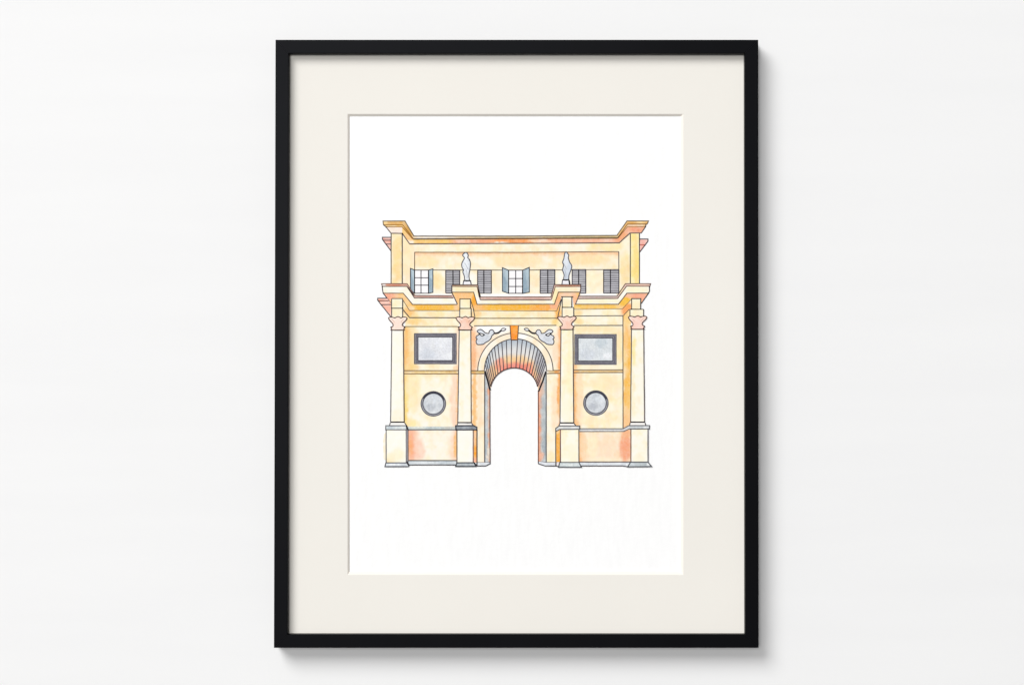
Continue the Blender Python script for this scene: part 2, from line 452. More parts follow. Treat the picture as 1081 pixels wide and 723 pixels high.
e.fill([(424.6, 239.5), (435.5, 252.6), (545, 252), (651.8, 251.6), (662.4, 239.4), (681.5, 239.4), (677, 245.9), (665, 246), (653.7, 256.3), (545, 256.9), (432.4, 257.4), (424.7, 246.4)],
       (243, 166, 122), [('X', 470, 484, (247, 202, 112), .98), ('G', 431, 252, 6, 7, (250, 200, 140), .8), ('G', 433, 256, 5, 2, (255, 240, 222), .8),
                         ('G', 545, 254.5, 30, 3.5, (244, 156, 84), .9), ('G', 570, 254.5, 14, 2, (252, 224, 200), .75), ('G', 527, 256.5, 9, 1.6, (254, 236, 220), .9),
                         ('G', 610, 254.5, 30, 4, (247, 184, 150), .8), ('G', 640, 254.5, 10, 4, (248, 196, 170), .7), ('G', 657, 249, 6, 4, (246, 160, 96), .6), ('G', 672, 242, 6, 3, (240, 146, 108), .8)], step=1.2, loose=.25)
e.fill([(662.5, 236.5), (683, 236.5), (681.5, 239.4), (662.4, 239.4), (651.8, 251.6), (652, 251.3)], (232, 186, 130), [('G', 668, 238, 6, 2, (240, 206, 176), .7), ('G', 656, 246, 4, 6, (214, 160, 80), .7)], step=1)
e.line([(404.8, 237.3), (404.4, 233.3), (427.5, 233.3), (436.9, 249.2), (545, 249.1), (651.2, 248.5), (661.9, 233.2), (684.5, 233.2), (683.3, 236.5)], 1.0, g)
e.line([(404.8, 237.4), (425.2, 237.5), (436.5, 252.2)], .8, (150, 100, 40)).line([(407.5, 239.5), (424.6, 239.5), (435.6, 252.3)], .8, (160, 108, 48))
e.line([(436.4, 252.4), (490, 252.1), (545, 251.8), (652, 251.3)], 1.25, (84, 62, 38)).line([(652, 251.3), (662.5, 236.5), (683.3, 236.5)], .9, (140, 96, 50))
e.line([(652.2, 251.4), (662.4, 239.4), (681.5, 239.4)], .8, (170, 116, 70))
e.line([(404.8, 237.3), (407.5, 239.5), (412.9, 246.3), (424.7, 246.4), (432.4, 257.4), (545, 256.9), (653.7, 256.3), (665, 246), (677, 245.9), (681.4, 239.4), (681.8, 236.6)], 1.0, (104, 92, 92))
e.dot(407.6, 239.6, .8).dot(681.3, 239.3, .8).dot(424.9, 246.6, .8).build()

# --- statues -----------------------------------------------------------------------
def statue(out, ped, colour, lab):
    e = Drawn('painted_statue', lab)
    s = spline(out, 4)
    e.fill(s, colour, [('G', out[0][0] + .5, 274, 3, 7, (240, 244, 250), .6)], step=1.1, loose=.4).line(s, 1.0, (96, 96, 104), closed=True)
    cx = (ped[0][0] + ped[1][0]) / 2 - .3
    e.line(spline([(cx - 2.2, 277.5), (cx - .4, 281), (cx + 1.6, 284.5)], 3, False), .5, (176, 180, 190)).line(spline([(cx - 1, 284), (cx + .4, 289), (cx + .2, 294)], 3, False), .5, (182, 186, 196))
    e.fill(ped, (238, 236, 243), step=1.5).line([ped[3], ped[0], ped[1], ped[2]], 1.0, (88, 84, 92)).line([ped[0], ped[1]], 1.2, (62, 60, 68))
    return e
e = statue([(491.5, 266.5), (489, 268.2), (488.5, 269.8), (490.2, 272.4), (488.3, 276.1), (487.4, 279), (487.8, 282.4), (489.3, 285), (488.6, 287.2), (490.2, 291.6), (491, 296.1),
        (495.2, 296.1), (495, 292), (495.2, 288.9), (496, 284.4), (496.6, 279.2), (496.3, 276.1), (495.4, 273.6), (493.8, 271.9), (494.3, 269.8), (493.4, 267.6)],
       [(489.5, 296.3), (496.7, 296.3), (497.4, 300.4), (488.8, 300.4)], (224, 230, 238), 'pale grey statue standing on the left cornice block')
e.dot(495.5, 274.6, .6).build()
e = statue([(597.4, 265.8), (596, 267.8), (595.7, 270), (595.2, 273), (593.9, 276.9), (594.9, 279.6), (594.5, 282.2), (593.9, 285.2), (595.5, 290), (595.2, 295.2),
        (599.9, 295.2), (600.5, 291), (602.1, 286.2), (603.4, 282.4), (603.1, 279.4), (601.3, 276.6), (599.9, 272.2), (600.4, 269.4), (598.9, 267.2)],
       [(593.9, 295.4), (600.6, 295.4), (601.4, 300.2), (593.2, 300.2)], (206, 216, 230), 'bluer grey statue standing on the right cornice block')
e.line([(600.7, 295.5), (601.4, 300.2)], 1.5, (40, 38, 46)).build()

# --- entablature bands (behind columns) -------------------------------------------------
e = Drawn('painted_entablature')
e.fill([(424.9, 316), (432.5, 327.5), (484.5, 327.6), (484.5, 344.6), (427.5, 344.6), (428.5, 336), (425, 334)], (253, 232, 184),
       [('G', 432, 329, 6, 6, (249, 198, 116), .9), ('G', 438, 338, 8, 5, (250, 208, 130), .8), ('G', 470, 340, 10, 5, (254, 242, 216), .6), ('G', 460, 331, 12, 3, (253, 226, 166), .6)])
e.fill([(497, 316.4), (500.8, 327.6), (587.5, 328), (592.7, 315.8), (593.4, 336), (593.4, 346), (588, 344.6), (500.5, 344.6), (497, 346)], (253, 234, 188),
       [('G', 503, 331, 5, 5, (250, 206, 140), .85), ('G', 589, 329, 4, 9, (249, 184, 92), .95), ('G', 586, 340, 3, 4, (250, 214, 130), .8), ('G', 560, 339, 20, 4, (254, 240, 210), .7), ('G', 498, 322, 2, 6, (250, 190, 110), .7)])
e.fill([(605.5, 326.2), (656.8, 325.9), (666.6, 315.8), (666.6, 326.5), (664.5, 326.5), (657.6, 333.8), (657.4, 343.6), (605.5, 343.6)], (254, 240, 204),
       [('G', 609, 330, 6, 4, (252, 222, 160), .8), ('G', 661, 326, 6, 8, (248, 162, 84), .98), ('G', 611, 339, 6, 4, (252, 222, 158), .8)])
e.line([(425, 315.8), (432.5, 327.5), (484.8, 327.7)]).line([(425.1, 326.4), (432.4, 335.3), (482, 335.4)]).line([(427, 344.7), (483, 344.7)], .9, (122, 106, 80))
e.line([(497, 316.3), (500.8, 327.6), (545, 327.9), (587.4, 328.1), (592.7, 315.4)], .9).line([(500.7, 336), (545, 336), (587.4, 335.9)], .95, (110, 96, 76)).line([(500.5, 343.9), (545, 343.6), (587.4, 343.5)], 1.0, (106, 98, 94))
e.line([(497, 317), (499.6, 325), (501.4, 335.2)], .9).line([(592.7, 316.5), (588.9, 334.4), (587.6, 336.6)], .9)
e.line([(605.6, 326.3), (656.8, 325.8), (666.6, 315.6)]).line([(605.8, 333.6), (657.6, 333.2)], .9).line([(606, 343.6), (657.4, 343.5)], .95).line([(664.5, 326.5), (657.6, 333.8)]).build()

# --- main cornice ---------------------------------------------------------------------------
e = Drawn('painted_main_cornice')
MB = (206, 148, 126)
# soffit band
e.fill([(404.5, 309.5), (425.7, 309.5), (435.5, 321.4), (482.7, 321.2), (477, 308.5), (500, 308.5), (503.7, 321.3), (585.3, 321), (589.5, 308.4), (612.5, 308.4), (607.5, 321.1), (652.8, 321.1), (661.8, 309.5), (684.5, 309.4),
        (677, 320.4), (676.6, 315.4), (666.5, 315.6), (656.8, 325.8), (606, 326.3), (604.4, 313.4), (592.7, 313.6), (587.4, 328), (500.8, 327.7), (497, 316), (485.4, 316), (484.8, 327.6), (432.5, 327.4), (425, 315.6), (413.4, 315.5), (413, 320.2)],
       (250, 196, 112), [('G', 410, 312.5, 9, 6, SALMON, .95), ('G', 419, 312.5, 5, 3, (250, 196, 150), .7), ('G', 428, 317, 5, 7, (252, 206, 142), .9),
                         ('G', 455, 324.5, 26, 4, GOLD, .95), ('G', 434, 325.5, 4, 3, (254, 220, 170), .9), ('G', 475, 324.5, 10, 4, (248, 190, 74), .8),
                         ('G', 488, 312, 9, 5, (250, 190, 126), .9), ('G', 501, 318, 3.2, 8, (250, 166, 30), .98), ('G', 482, 324, 3, 5, (252, 206, 150), .8),
                         ('G', 505, 325, 6, 4, (250, 190, 122), .8), ('G', 540, 324.5, 32, 4.2, (247, 182, 44), .97), ('G', 572, 324.5, 14, 4, (249, 172, 66), .9), ('G', 585, 322, 5, 6, (249, 180, 132), .9),
                         ('G', 590, 314, 4, 7, (250, 180, 126), .8), ('G', 600, 311, 10, 4, (250, 206, 172), .9), ('G', 607, 316, 4, 6, (249, 184, 140), .85),
                         ('G', 620, 323.5, 18, 3, (246, 194, 86), .8), ('G', 640, 324, 14, 3, (249, 196, 80), .8), ('G', 659, 318, 6, 5, (248, 190, 40), .98), ('G', 664, 312, 6, 3, (249, 190, 150), .9), ('G', 675, 313, 9, 6, SALMON, .98)],
       step=1.3, loose=.22)
# fascia
e.fill([(403.7, 302.3), (429.5, 302.3), (437.5, 314.3), (478.7, 314.3), (477, 308.5), (477, 302.5), (503.6, 302.5), (506.4, 316.6), (582.4, 316.6), (586.2, 302.5), (612.9, 302.5), (612.7, 308.4), (610, 315), (652, 315), (661.5, 302), (685.5, 302.6), (685.5, 307), (684.5, 309.4),
        (661.8, 309.5), (652.8, 321.2), (607.5, 321.1), (612.5, 308.4), (589.5, 308.4), (585.3, 321.1), (503.7, 321.3), (500, 308.5), (477, 308.5), (482.7, 321.2), (435.5, 321.4), (425.7, 309.5), (404.5, 309.5)],
       (254, 248, 234), [('G', 490, 305.5, 13, 4, (253, 234, 190), .95), ('G', 503, 308, 3, 6, (253, 236, 200), .8), ('G', 505, 319, 3, 3, WHITE, .9), ('G', 545, 319, 40, 3, (254, 238, 206), .95), ('G', 600, 305.5, 14, 4, (254, 236, 198), .85), ('G', 586, 312, 4, 9, (253, 232, 172), .9),
                         ('G', 672, 306, 12, 4, (254, 244, 206), .9), ('G', 635, 318, 22, 3, (254, 244, 208), .8)], step=1.3, loose=.25)
# top moulding
e.fill([(402.7, 299.4), (429.8, 299.5), (437.6, 311.8), (477, 312.2), (477, 300.7), (504.4, 300.7), (507, 313.5), (581.8, 313.3), (585, 300.5), (613, 300.5), (613, 302.4), (611, 312.6), (651.4, 312.6), (660.2, 299.5), (686.8, 299.5), (685.6, 302.4),
        (661.5, 302), (652, 315), (610, 315), (612.9, 302.5), (586.2, 302.5), (582.4, 316.6), (506.4, 316.6), (503.6, 302.5), (477, 302.5), (478.7, 314.3), (437.5, 314.3), (429.5, 302.3), (403.6, 302.3)],
       (214, 170, 154), [('G', 416, 301, 14, 2, (222, 146, 116), .9), ('G', 405, 300.6, 2.5, 2, (246, 240, 236), .9), ('G', 458, 313.4, 22, 2, (204, 158, 146), .9), ('G', 490, 301.5, 14, 2, (186, 150, 116), .8),
                         ('G', 545, 315, 36, 2.5, (206, 164, 152), .8), ('G', 600, 301.5, 14, 2, (196, 130, 100), .9), ('G', 674, 301, 12, 2, (248, 206, 184), .9), ('G', 632, 314, 22, 2, (204, 184, 178), .9), ('G', 656, 307, 4, 5, (240, 214, 170), .8)], step=1.0, loose=.3)
dk = (92, 76, 72)
e.line([(403.6, 302.3), (402.8, 299.5), (429.8, 299.5), (437.6, 311.9), (477, 312.2)], .95, (116, 88, 80)).line([(403.6, 302.3), (429.5, 302.3), (437.5, 314.4), (478.8, 314.4)], .95, dk)
e.line([(403.6, 302.4), (403.8, 306), (404.5, 309.5), (412.9, 320.2)]).line([(404.5, 309.5), (425.7, 309.5), (435.5, 321.4), (482.8, 321.4)], .95, (110, 92, 80))
e.line([(431, 303.6), (436.8, 311.6)], .8, (70, 62, 66)).line([(413.4, 315.4), (425.1, 315.4)], 1.35, (48, 42, 40)).dot(404.5, 309.4, .65).dot(403.5, 302.6, .7)
e.line([(477, 300.7), (504.4, 300.7), (507, 316.4), (582, 316.6)], .9, dk).line([(477, 302.4), (503.6, 302.5), (506, 314)], .8, (112, 86, 62)).line([(477, 301), (477, 308.5), (482.8, 321)], 1.0, (72, 66, 74))
e.line([(507, 313.5), (581.8, 313.3)], .9, (126, 96, 88)).line([(477, 308.5), (500, 308.5), (503.7, 321.3), (585.3, 321.1), (589.5, 308.4), (612.6, 308.4)], .95, (104, 84, 64))
e.line([(485, 315.8), (497.1, 315.8)], 1.3, (72, 56, 36)).line([(505, 306), (507, 313.6)], 1.3, (64, 52, 62)).dot(477.1, 308.5, .7).dot(506, 312, .9, (46, 38, 50))
e.line([(582.2, 316.2), (586.2, 302.5), (613, 302.5)], .85, (116, 74, 54)).line([(581.5, 314), (585, 300.5), (613, 300.5), (613, 305), (612.5, 308.4), (607.5, 321.2), (652.8, 321.2), (661.8, 309.5), (684.5, 309.4)], .95, (98, 80, 76))
e.line([(592.4, 313.4), (605.2, 313.4)], 1.2, (64, 54, 44)).line([(611, 312.6), (651.4, 312.6), (660.2, 299.5), (686.8, 299.5), (685.6, 303)], .95, (112, 90, 84))
e.line([(610, 315.3), (652, 315), (661.5, 302), (685.6, 302.1)], .95, (110, 84, 74)).line([(685.5, 303), (685.7, 307), (684.5, 309.4), (677, 320.4)]).line([(666.3, 315.4), (677, 315.4)], 1.3, (52, 44, 40))
e.dot(684.5, 309.5, .75).dot(685.6, 303, .7).dot(653.3, 309.3, .6).dot(612.6, 308.4, .5).build()

# --- lower side moulding ----------------------------------------------------------------
e = Drawn('painted_side_moulding')
e.fill([(398.6, 314.8), (408.6, 314.8), (413.2, 320.6), (413.2, 334.8), (402.6, 321.8), (398.6, 316.6)], (249, 182, 160), [('Y', 314, 318, (236, 186, 176), .8)], step=1.1)
e.line([(408.4, 314.8), (398.7, 314.8), (398.6, 316.7), (402.5, 321.8), (413, 334.8)]).line([(399.2, 317.6), (410.4, 317.5)], .9, (120, 72, 64)).line([(402.8, 321.6), (413.2, 321.5)], .9)
e.dot(398.8, 316.8, .7).dot(402.6, 321.7, .6).build()

# --- wall bays ----------------------------------------------------------------------------
e = Drawn('painted_wall_bay')
e.fill(box(425.6, 345.2, 485, 392.6), (254, 242, 214), [('X', 430, 444, (250, 210, 138), .95), ('G', 428.5, 368, 2.4, 26, (249, 190, 110), .8), ('G', 434, 388, 9, 4, (250, 212, 140), .6), ('X', 486, 479, (252, 208, 180), .7), ('G', 482, 389, 4, 4, (250, 198, 140), .6)])
e.fill(box(426, 391.4, 485, 394.6), (226, 184, 112), [('G', 455, 393, 18, 3, (246, 216, 150), .8)], step=1.2)
e.fill([(426.3, 394.6), (484.5, 394.6), (483, 448), (480.8, 451), (430.6, 451), (427, 446)], (254, 244, 218),
       [('X', 428, 433, (250, 206, 130), .95), ('G', 428.5, 424, 2.6, 26, (252, 216, 110), .9), ('G', 436, 410, 9, 24, (253, 232, 180), .75), ('Y', 394, 401, (253, 226, 170), .6), ('G', 480, 424, 5.5, 34, (252, 216, 188), .95), ('G', 483, 420, 1.4, 30, (250, 190, 120), .8), ('G', 434, 447, 8, 5, (253, 230, 160), .6)])
e.line([(426, 391.2), (485, 391.2)], .9, (112, 82, 56)).line([(426, 394.6), (484.4, 394.6)], .9, (118, 90, 64)).build()
e = Drawn('painted_wall_bay')
e.fill(box(604.4, 344.1, 657.6, 391.5), (253, 236, 194), [('G', 630, 347, 24, 4, (253, 230, 178), .7), ('G', 654, 365, 4, 20, (253, 232, 176), .6), ('G', 606.5, 388, 3, 4, (250, 190, 130), .8), ('G', 630, 388, 18, 3, (254, 242, 214), .8)])
e.fill(box(604.4, 390.6, 657.6, 393.4), (232, 198, 140), [('G', 606, 392, 4, 3, (248, 180, 110), .8)], step=1.2)
e.fill([(604.6, 393.4), (657.6, 393.4), (657.6, 453), (612, 453), (607.5, 449), (605.8, 446)], (254, 240, 204), [('X', 606.5, 611, (250, 184, 112), .95), ('G', 612, 420, 4, 40, (253, 222, 180), .8), ('G', 640, 405, 18, 12, (253, 234, 186), .7), ('G', 625, 444, 16, 6, (252, 232, 184), .6), ('G', 609, 447, 3, 4, (250, 200, 140), .7)])
e.fill([(657.6, 334), (664.5, 326.8), (666, 335), (666.4, 348), (666, 445), (664.5, 449), (659, 453.4), (657.6, 453)], (250, 200, 112),
       [('G', 662, 340, 4, 8, (251, 214, 140), .8), ('G', 662, 360, 4, 18, (252, 196, 120), .7), ('G', 664.5, 375, 2, 20, (247, 182, 66), .9), ('G', 662, 412, 3.5, 22, (249, 186, 76), .9), ('G', 662, 446, 6, 16, (252, 200, 140), .95)])
e.line([(604.6, 390.5), (657.6, 390.4)], .9, (112, 100, 88)).line([(604.6, 393.3), (657.6, 393.2)], .95, (118, 92, 70)).line([(657.6, 333.6), (657.7, 453)], 1.0, (100, 88, 88)).build()

# --- plaques and roundels ---------------------------------------------------------------------
for (o, n_, c, w2) in ((box(437.6, 352.2, 481.6, 383.9), box(441.2, 355.6, 478, 380.8), (224, 226, 233), (236, 238, 243)), (box(606.8, 353.1, 650.4, 384.6), box(610.2, 356.6, 647.0, 381.2), (214, 220, 225), (196, 206, 213))):
    e = Drawn('painted_plaque')
    cx = (o[0][0] + o[1][0]) / 2
    e.fill(o, (122, 120, 130), step=2, loose=.15)
    e.fill(n_, c, [('G', cx + 6, 362, 7, 6, w2, .8), ('G', cx - 8, 374, 9, 6, (204, 210, 220), .6), ('G', cx + 13, 376, 6, 4, (238, 240, 244), .8)], step=1.0, loose=.28)
    e.line(o, 1.0, (98, 96, 106), closed=True).line(n_, 1.15, (76, 75, 86), closed=True)
    m = [((o[k][0] + n_[k][0]) / 2, (o[k][1] + n_[k][1]) / 2) for k in range(4)]
    e.line(m, .8, (92, 90, 102), closed=True)
    e.build()
def circ(cx, cy, r, n=40, a0=0, a1=math.tau): return [(cx + r * math.cos(a0 + (a1 - a0) * k / n), cy + r * math.sin(a0 + (a1 - a0) * k / n)) for k in range(n)]
for cx, cy in ((457.5, 426.2), (629.0, 425.4)):
    e = Drawn('painted_roundel')
    e.fill(circ(cx, cy, 13.2), (136, 136, 144), step=1.6, loose=.2)
    e.fill(circ(cx, cy, 11.1), (204, 209, 216), [('G', cx - 3, cy + 4, 5, 4, (184, 189, 198), .8), ('G', cx + 4, cy - 4, 5, 4, (220, 225, 231), .7)], step=1.3, loose=.35)
    e.line(circ(cx, cy, 13.0), .9, (98, 97, 106), closed=True).line(circ(cx, cy, 11.0), .95, (86, 86, 96), closed=True)
    e.line(circ(cx, cy, 12.0, 14, math.pi * 1.15, math.pi * 1.95), 1.4, (66, 66, 78))
    e.build()

# --- dado (between pedestals) ---------------------------------------------------------------
e = Drawn('painted_dado')
e.fill(box(430.8, 453.2, 482.6, 486.4), (254, 244, 224), [('X', 433, 446, (249, 178, 144), .95), ('G', 433.5, 470, 2.5, 12, (249, 172, 116), .8), ('G', 443, 475, 6, 12, (252, 210, 186), .8), ('X', 484, 471, (252, 204, 176), .85), ('G', 481, 470, 2, 14, (250, 186, 106), .95)])
e.fill(box(429.5, 450.2, 481.5, 453.4), (196, 206, 206), [('G', 440, 451, 9, 2, (226, 228, 214), .7), ('G', 475, 451, 8, 2, (206, 200, 186), .6)], step=1.2)
e.line([(430.6, 453.6), (481.4, 453.6)], 1.35, (112, 116, 118)).build()
e = Drawn('painted_dado')
e.fill([(610.8, 455), (658.6, 455.2), (664, 452.8), (666.2, 452.8), (666.2, 487.8), (610.8, 487.8)], (253, 226, 190),
       [('X', 611.5, 617, (250, 186, 124), .95), ('G', 616, 472, 5, 16, (252, 214, 168), .8), ('G', 626, 470, 6, 16, (254, 238, 200), .8), ('G', 640, 470, 9, 14, (253, 224, 190), .7), ('G', 660, 472, 6.5, 17, (247, 166, 124), .97), ('G', 662, 458, 5, 5, (248, 180, 128), .9), ('G', 634, 486, 18, 4, (253, 238, 206), .7)])
e.fill([(611.9, 452.7), (657.6, 452.6), (663.6, 449.3), (664.4, 452.6), (658.7, 455.5), (611.9, 455.6)], (214, 214, 216), step=1.2)
e.line([(611.9, 452.6), (657.6, 452.6), (663.6, 449.3)], 1.05, (112, 112, 116)).line([(611.9, 455.5), (658.6, 455.4), (664.4, 452.7)], .95, (112, 104, 100)).build()

# --- base course ---------------------------------------------------------------------------------
e = Drawn('painted_base_course')
e.fill(box(430, 486, 481.6, 490.7), (206, 213, 219), [('G', 470, 488, 8, 2, (186, 196, 204), .7), ('G', 445, 488.6, 8, 2, (226, 231, 235), .8)], step=1.4)
e.line([(430, 486.1), (482.3, 486.1)], 1.2, (110, 108, 104)).line([(431.5, 490.7), (481.2, 490.7)], 1.0)
e.build()
e = Drawn('painted_base_block')
e.fill([(503.4, 487.8), (517.2, 487.5), (517.6, 489.3), (512.6, 491.8), (503.4, 491.9)], (222, 226, 232), step=1.2).line([(503.4, 487.8), (517.2, 487.5), (517.6, 489.3), (512.6, 491.8), (503.4, 491.9)], 1.0, closed=True)
e.build()
e = Drawn('painted_base_block')
e.fill([(568.2, 486.6), (576.6, 487.6), (587, 487.6), (587, 491.8), (575.3, 491.8), (568.3, 489.3)], (222, 226, 234), step=1.2).line([(568.2, 486.6), (576.6, 487.6), (587, 487.6), (587, 491.8), (575.3, 491.8), (568.3, 489.3)], 1.0, closed=True)
e.fill([(587, 487.7), (591, 487.8), (589.6, 492.8), (587, 491.6)], (232, 226, 228), step=1.2).line([(587, 491.6), (589.6, 492.8), (591, 487.8)], 1.0)
e.build()
e = Drawn('painted_base_course')
e.fill([(611.4, 487.7), (665.2, 487.7), (662.4, 492.3), (657, 491.6), (613.2, 491.6)], (214, 220, 228), [('G', 650, 489, 9, 2, (226, 230, 236), .8)], step=1.3)
e.line([(611.4, 487.6), (665.4, 487.6)], 1.1, (100, 84, 76)).line([(613.3, 491.8), (657, 491.7), (662.4, 492.5)], 1.0).build()

# --- spandrels and jamb faces ----------------------------------------------------------------------
AC = (544.1, 391.2); RO = 39.7; RI = 32.8
arc_o = [(AC[0] - RO * math.cos(math.pi * k / 40), AC[1] - RO * math.sin(math.pi * k / 40)) for k in range(41)]
arc_i = [(AC[0] - RI * math.cos(math.pi * k / 44), AC[1] - 0.4 - (RI + .4) * math.sin(math.pi * k / 44)) for k in range(45)]
e = Drawn('painted_spandrel')
e.fill([(497.4, 346), (500.5, 344.5), (540, 344.2)] + arc_o[::-1][21:] + [(504.4, 391.3), (497.6, 391.3)], (254, 238, 212),
       [('X', 499, 507, (250, 188, 136), .9), ('G', 506, 368, 8, 12, (252, 212, 176), .75), ('G', 500.6, 366, 1.6, 30, (249, 176, 120), .6), ('G', 520, 347, 22, 6, WHITE, .9)])
e.line([(497.8, 391.4), (511.6, 391.4)], .9, (90, 68, 56)).build()
e = Drawn('painted_spandrel')
e.fill([(546, 344.2), (587.4, 344.1), (591.8, 346)] + [(592, 391.2), (583.8, 391.2)] + arc_o[::-1][1:21], (254, 240, 210),
       [('X', 593, 586.5, (248, 172, 106), .9), ('G', 586, 368, 3, 16, (252, 222, 190), .7), ('G', 578, 362, 7, 8, (254, 236, 202), .7), ('G', 590.5, 384, 1.6, 10, (247, 160, 84), .8)]).build()

e = Drawn('painted_jamb_face')
e.fill(box(497.6, 394.2, 511.7, 487.8), (253, 236, 206), [('G', 500.8, 425, 2.3, 40, (250, 192, 118), .95), ('G', 507, 420, 3, 40, (253, 226, 190), .8), ('G', 508, 475, 4, 14, (254, 242, 214), .9)])
e.fill(box(497.6, 391.3, 511.6, 394.4), (226, 192, 120), [('G', 500.6, 393, 2, 2, (240, 170, 90), .8)], step=1.2)
e.line([(497.8, 391.3), (511.6, 391.3)], .95, (96, 74, 54)).line([(497.8, 394.4), (511.6, 394.4)], .95, (112, 84, 56)).build()
e = Drawn('painted_jamb_face')
e.fill(box(576.6, 394.2, 591.6, 487.6), (254, 242, 212), [('X', 592.6, 586, (250, 180, 110), .9), ('G', 590, 410, 1.8, 22, (249, 168, 84), .9), ('G', 585, 430, 3, 30, (253, 226, 190), .8), ('G', 582, 482, 5, 6, (253, 232, 180), .7)])
e.fill(box(576.6, 391.2, 591.6, 394.2), (230, 202, 150), [('G', 588, 393, 3, 3, (246, 174, 96), .9), ('G', 578, 393, 2, 2, WHITE, .7)], step=1.2)
e.line([(576.5, 391.2), (591.4, 391.0)], .95, (110, 76, 50)).line([(576.5, 394.3), (591.4, 394.1)], .95, (112, 84, 60)).build()

# --- inner jambs ----------------------------------------------------------------------------------------
e = Drawn('painted_inner_jamb')
e.fill([(511.7, 392), (517.1, 412), (517.3, 487.5), (511.7, 487.8)], (186, 196, 202), [('X', 517.8, 513.8, (240, 160, 116), .95), ('G', 513, 470, 3, 16, (176, 188, 196), .7), ('G', 516, 478, 2, 8, (230, 216, 200), .9)], step=1.2)
e.line([(511.7, 391.3), (511.7, 487.8)], 1.15, (88, 84, 88)).line([(517.1, 409), (517.2, 460), (517.4, 487.6)], 1.0, (104, 74, 72)).build()
e = Drawn('painted_inner_jamb')
e.fill([(576.6, 391.5), (568.4, 413), (568.3, 486.8), (576.6, 487.6)], (178, 186, 190), [('X', 568, 573, (244, 150, 104), .97), ('G', 571, 410, 4, 10, (240, 190, 160), .6), ('G', 575, 470, 2, 16, (150, 162, 172), .7), ('G', 571.5, 482, 3, 5, (240, 180, 150), .8)], step=1.2)
e.line([(576.6, 391.3), (576.6, 487.6)], 1.15, (96, 100, 108)).line([(568.3, 412), (568.3, 486.8)], 1.05, (120, 78, 66)).build()

# --- barrel vault seen through the arch -------------------------------------------------------------------
BC = (542.8, 413.2); RB = 25.2; RBY = 24.9
def vp(th, t):
    a = (AC[0] - RI * math.cos(th), AC[1] - .4 - (RI + .4) * math.sin(th)); b = (BC[0] - RB * math.cos(th), BC[1] - RBY * math.sin(th))
    return (a[0] + (b[0] - a[0]) * t, a[1] + (b[1] - a[1]) * t)
arc_b = [vp(math.pi * k / 44, 1.0) for k in range(45)]
def vault_f(x, y):
    th = math.atan2(BC[1] - 9 - y, x - AC[0]); dl = math.hypot(x - AC[0], y - AC[1] - 8)
    a, b = vp(math.pi - th, 0), vp(math.pi - th, 1)
    d = math.hypot(b[0] - a[0], b[1] - a[1]) + 1e-6
    t = max(0, min(1, ((x - a[0]) * (b[0] - a[0]) + (y - a[1]) * (b[1] - a[1])) / d / d))
    side = max(0, -math.sin(th) + .42)
    if t < .45: c = mixc((176, 188, 200), (228, 226, 224), smooth(t / .45))
    elif t < .68: c = mixc((228, 226, 224), (250, 206, 150), smooth((t - .45) / .23))
    else: c = mixc((250, 206, 150), (243, 132, 112), smooth((t - .68) / .24))
    return c, 0.97
e = Drawn('painted_barrel_vault')
e.fill(arc_i + arc_b[::-1], (214, 212, 214), [('F', vault_f), ('G', 528, 385, 6, 7, (244, 132, 118), .5), ('G', 559, 388, 5, 6, (244, 120, 100), .5), ('G', 570, 385, 6, 16, (150, 150, 160), .6), ('G', 518, 395, 5, 12, (226, 180, 140), .6), ('G', 515, 382, 3, 8, (170, 184, 198), .8), ('G', 569, 402, 3, 8, (190, 140, 130), .7)], step=1.0, loose=.15)
ths = [12, 19, 26, 33, 40, 47.5, 55.5, 64, 73, 82.8, 94.2, 103, 111.5, 120.5, 129, 136.5, 143.5, 150, 156, 162, 168]
for a in ths:
    th = math.radians(a); e.line([vp(th, 0), vp(th, .5), vp(th, 1)], .95 if 40 < a < 140 else .85, (84, 78, 84) if 40 < a < 130 else (78, 74, 80))
e.line(arc_i, 1.1, (70, 70, 78)).line(arc_b[3:-3], 1.1, (92, 66, 66))
e.line([(512, 391.5), (514.8, 401.5), (517.4, 412)], 1.8, (42, 40, 46)).line([(576.3, 392), (573, 402), (568.6, 413.4)], 1.6, (40, 36, 40)).build()

# --- archivolt, keystone ---------------------------------------------------------------------------------
e = Drawn('painted_archivolt')
e.fill(arc_o + arc_i[::-1], (254, 242, 220), [('G', 512, 385, 5, 10, (254, 232, 196), .8), ('G', 530, 358, 8, 6, (253, 230, 196), .6), ('G', 551, 355, 5, 4, WHITE, .8), ('G', 577, 375, 6, 10, (253, 236, 204), .7)], step=1.4)
e.line(arc_o, .95, (92, 84, 84)).line(arc_i, .9, (80, 78, 84)).build()
e = Drawn('painted_keystone')
ks = [(538.4, 343.8), (547.3, 343.8), (546.4, 358.9), (539.6, 358.9)]
e.fill(ks, (252, 150, 14), [('G', 544, 347, 2.4, 3, (253, 172, 56), .7), ('G', 541, 355, 2, 4, (248, 138, 4), .7)], step=1.2, loose=.06)
e.line([ks[0], ks[3], ks[2], ks[1]], 1.0, (104, 84, 74)).build()

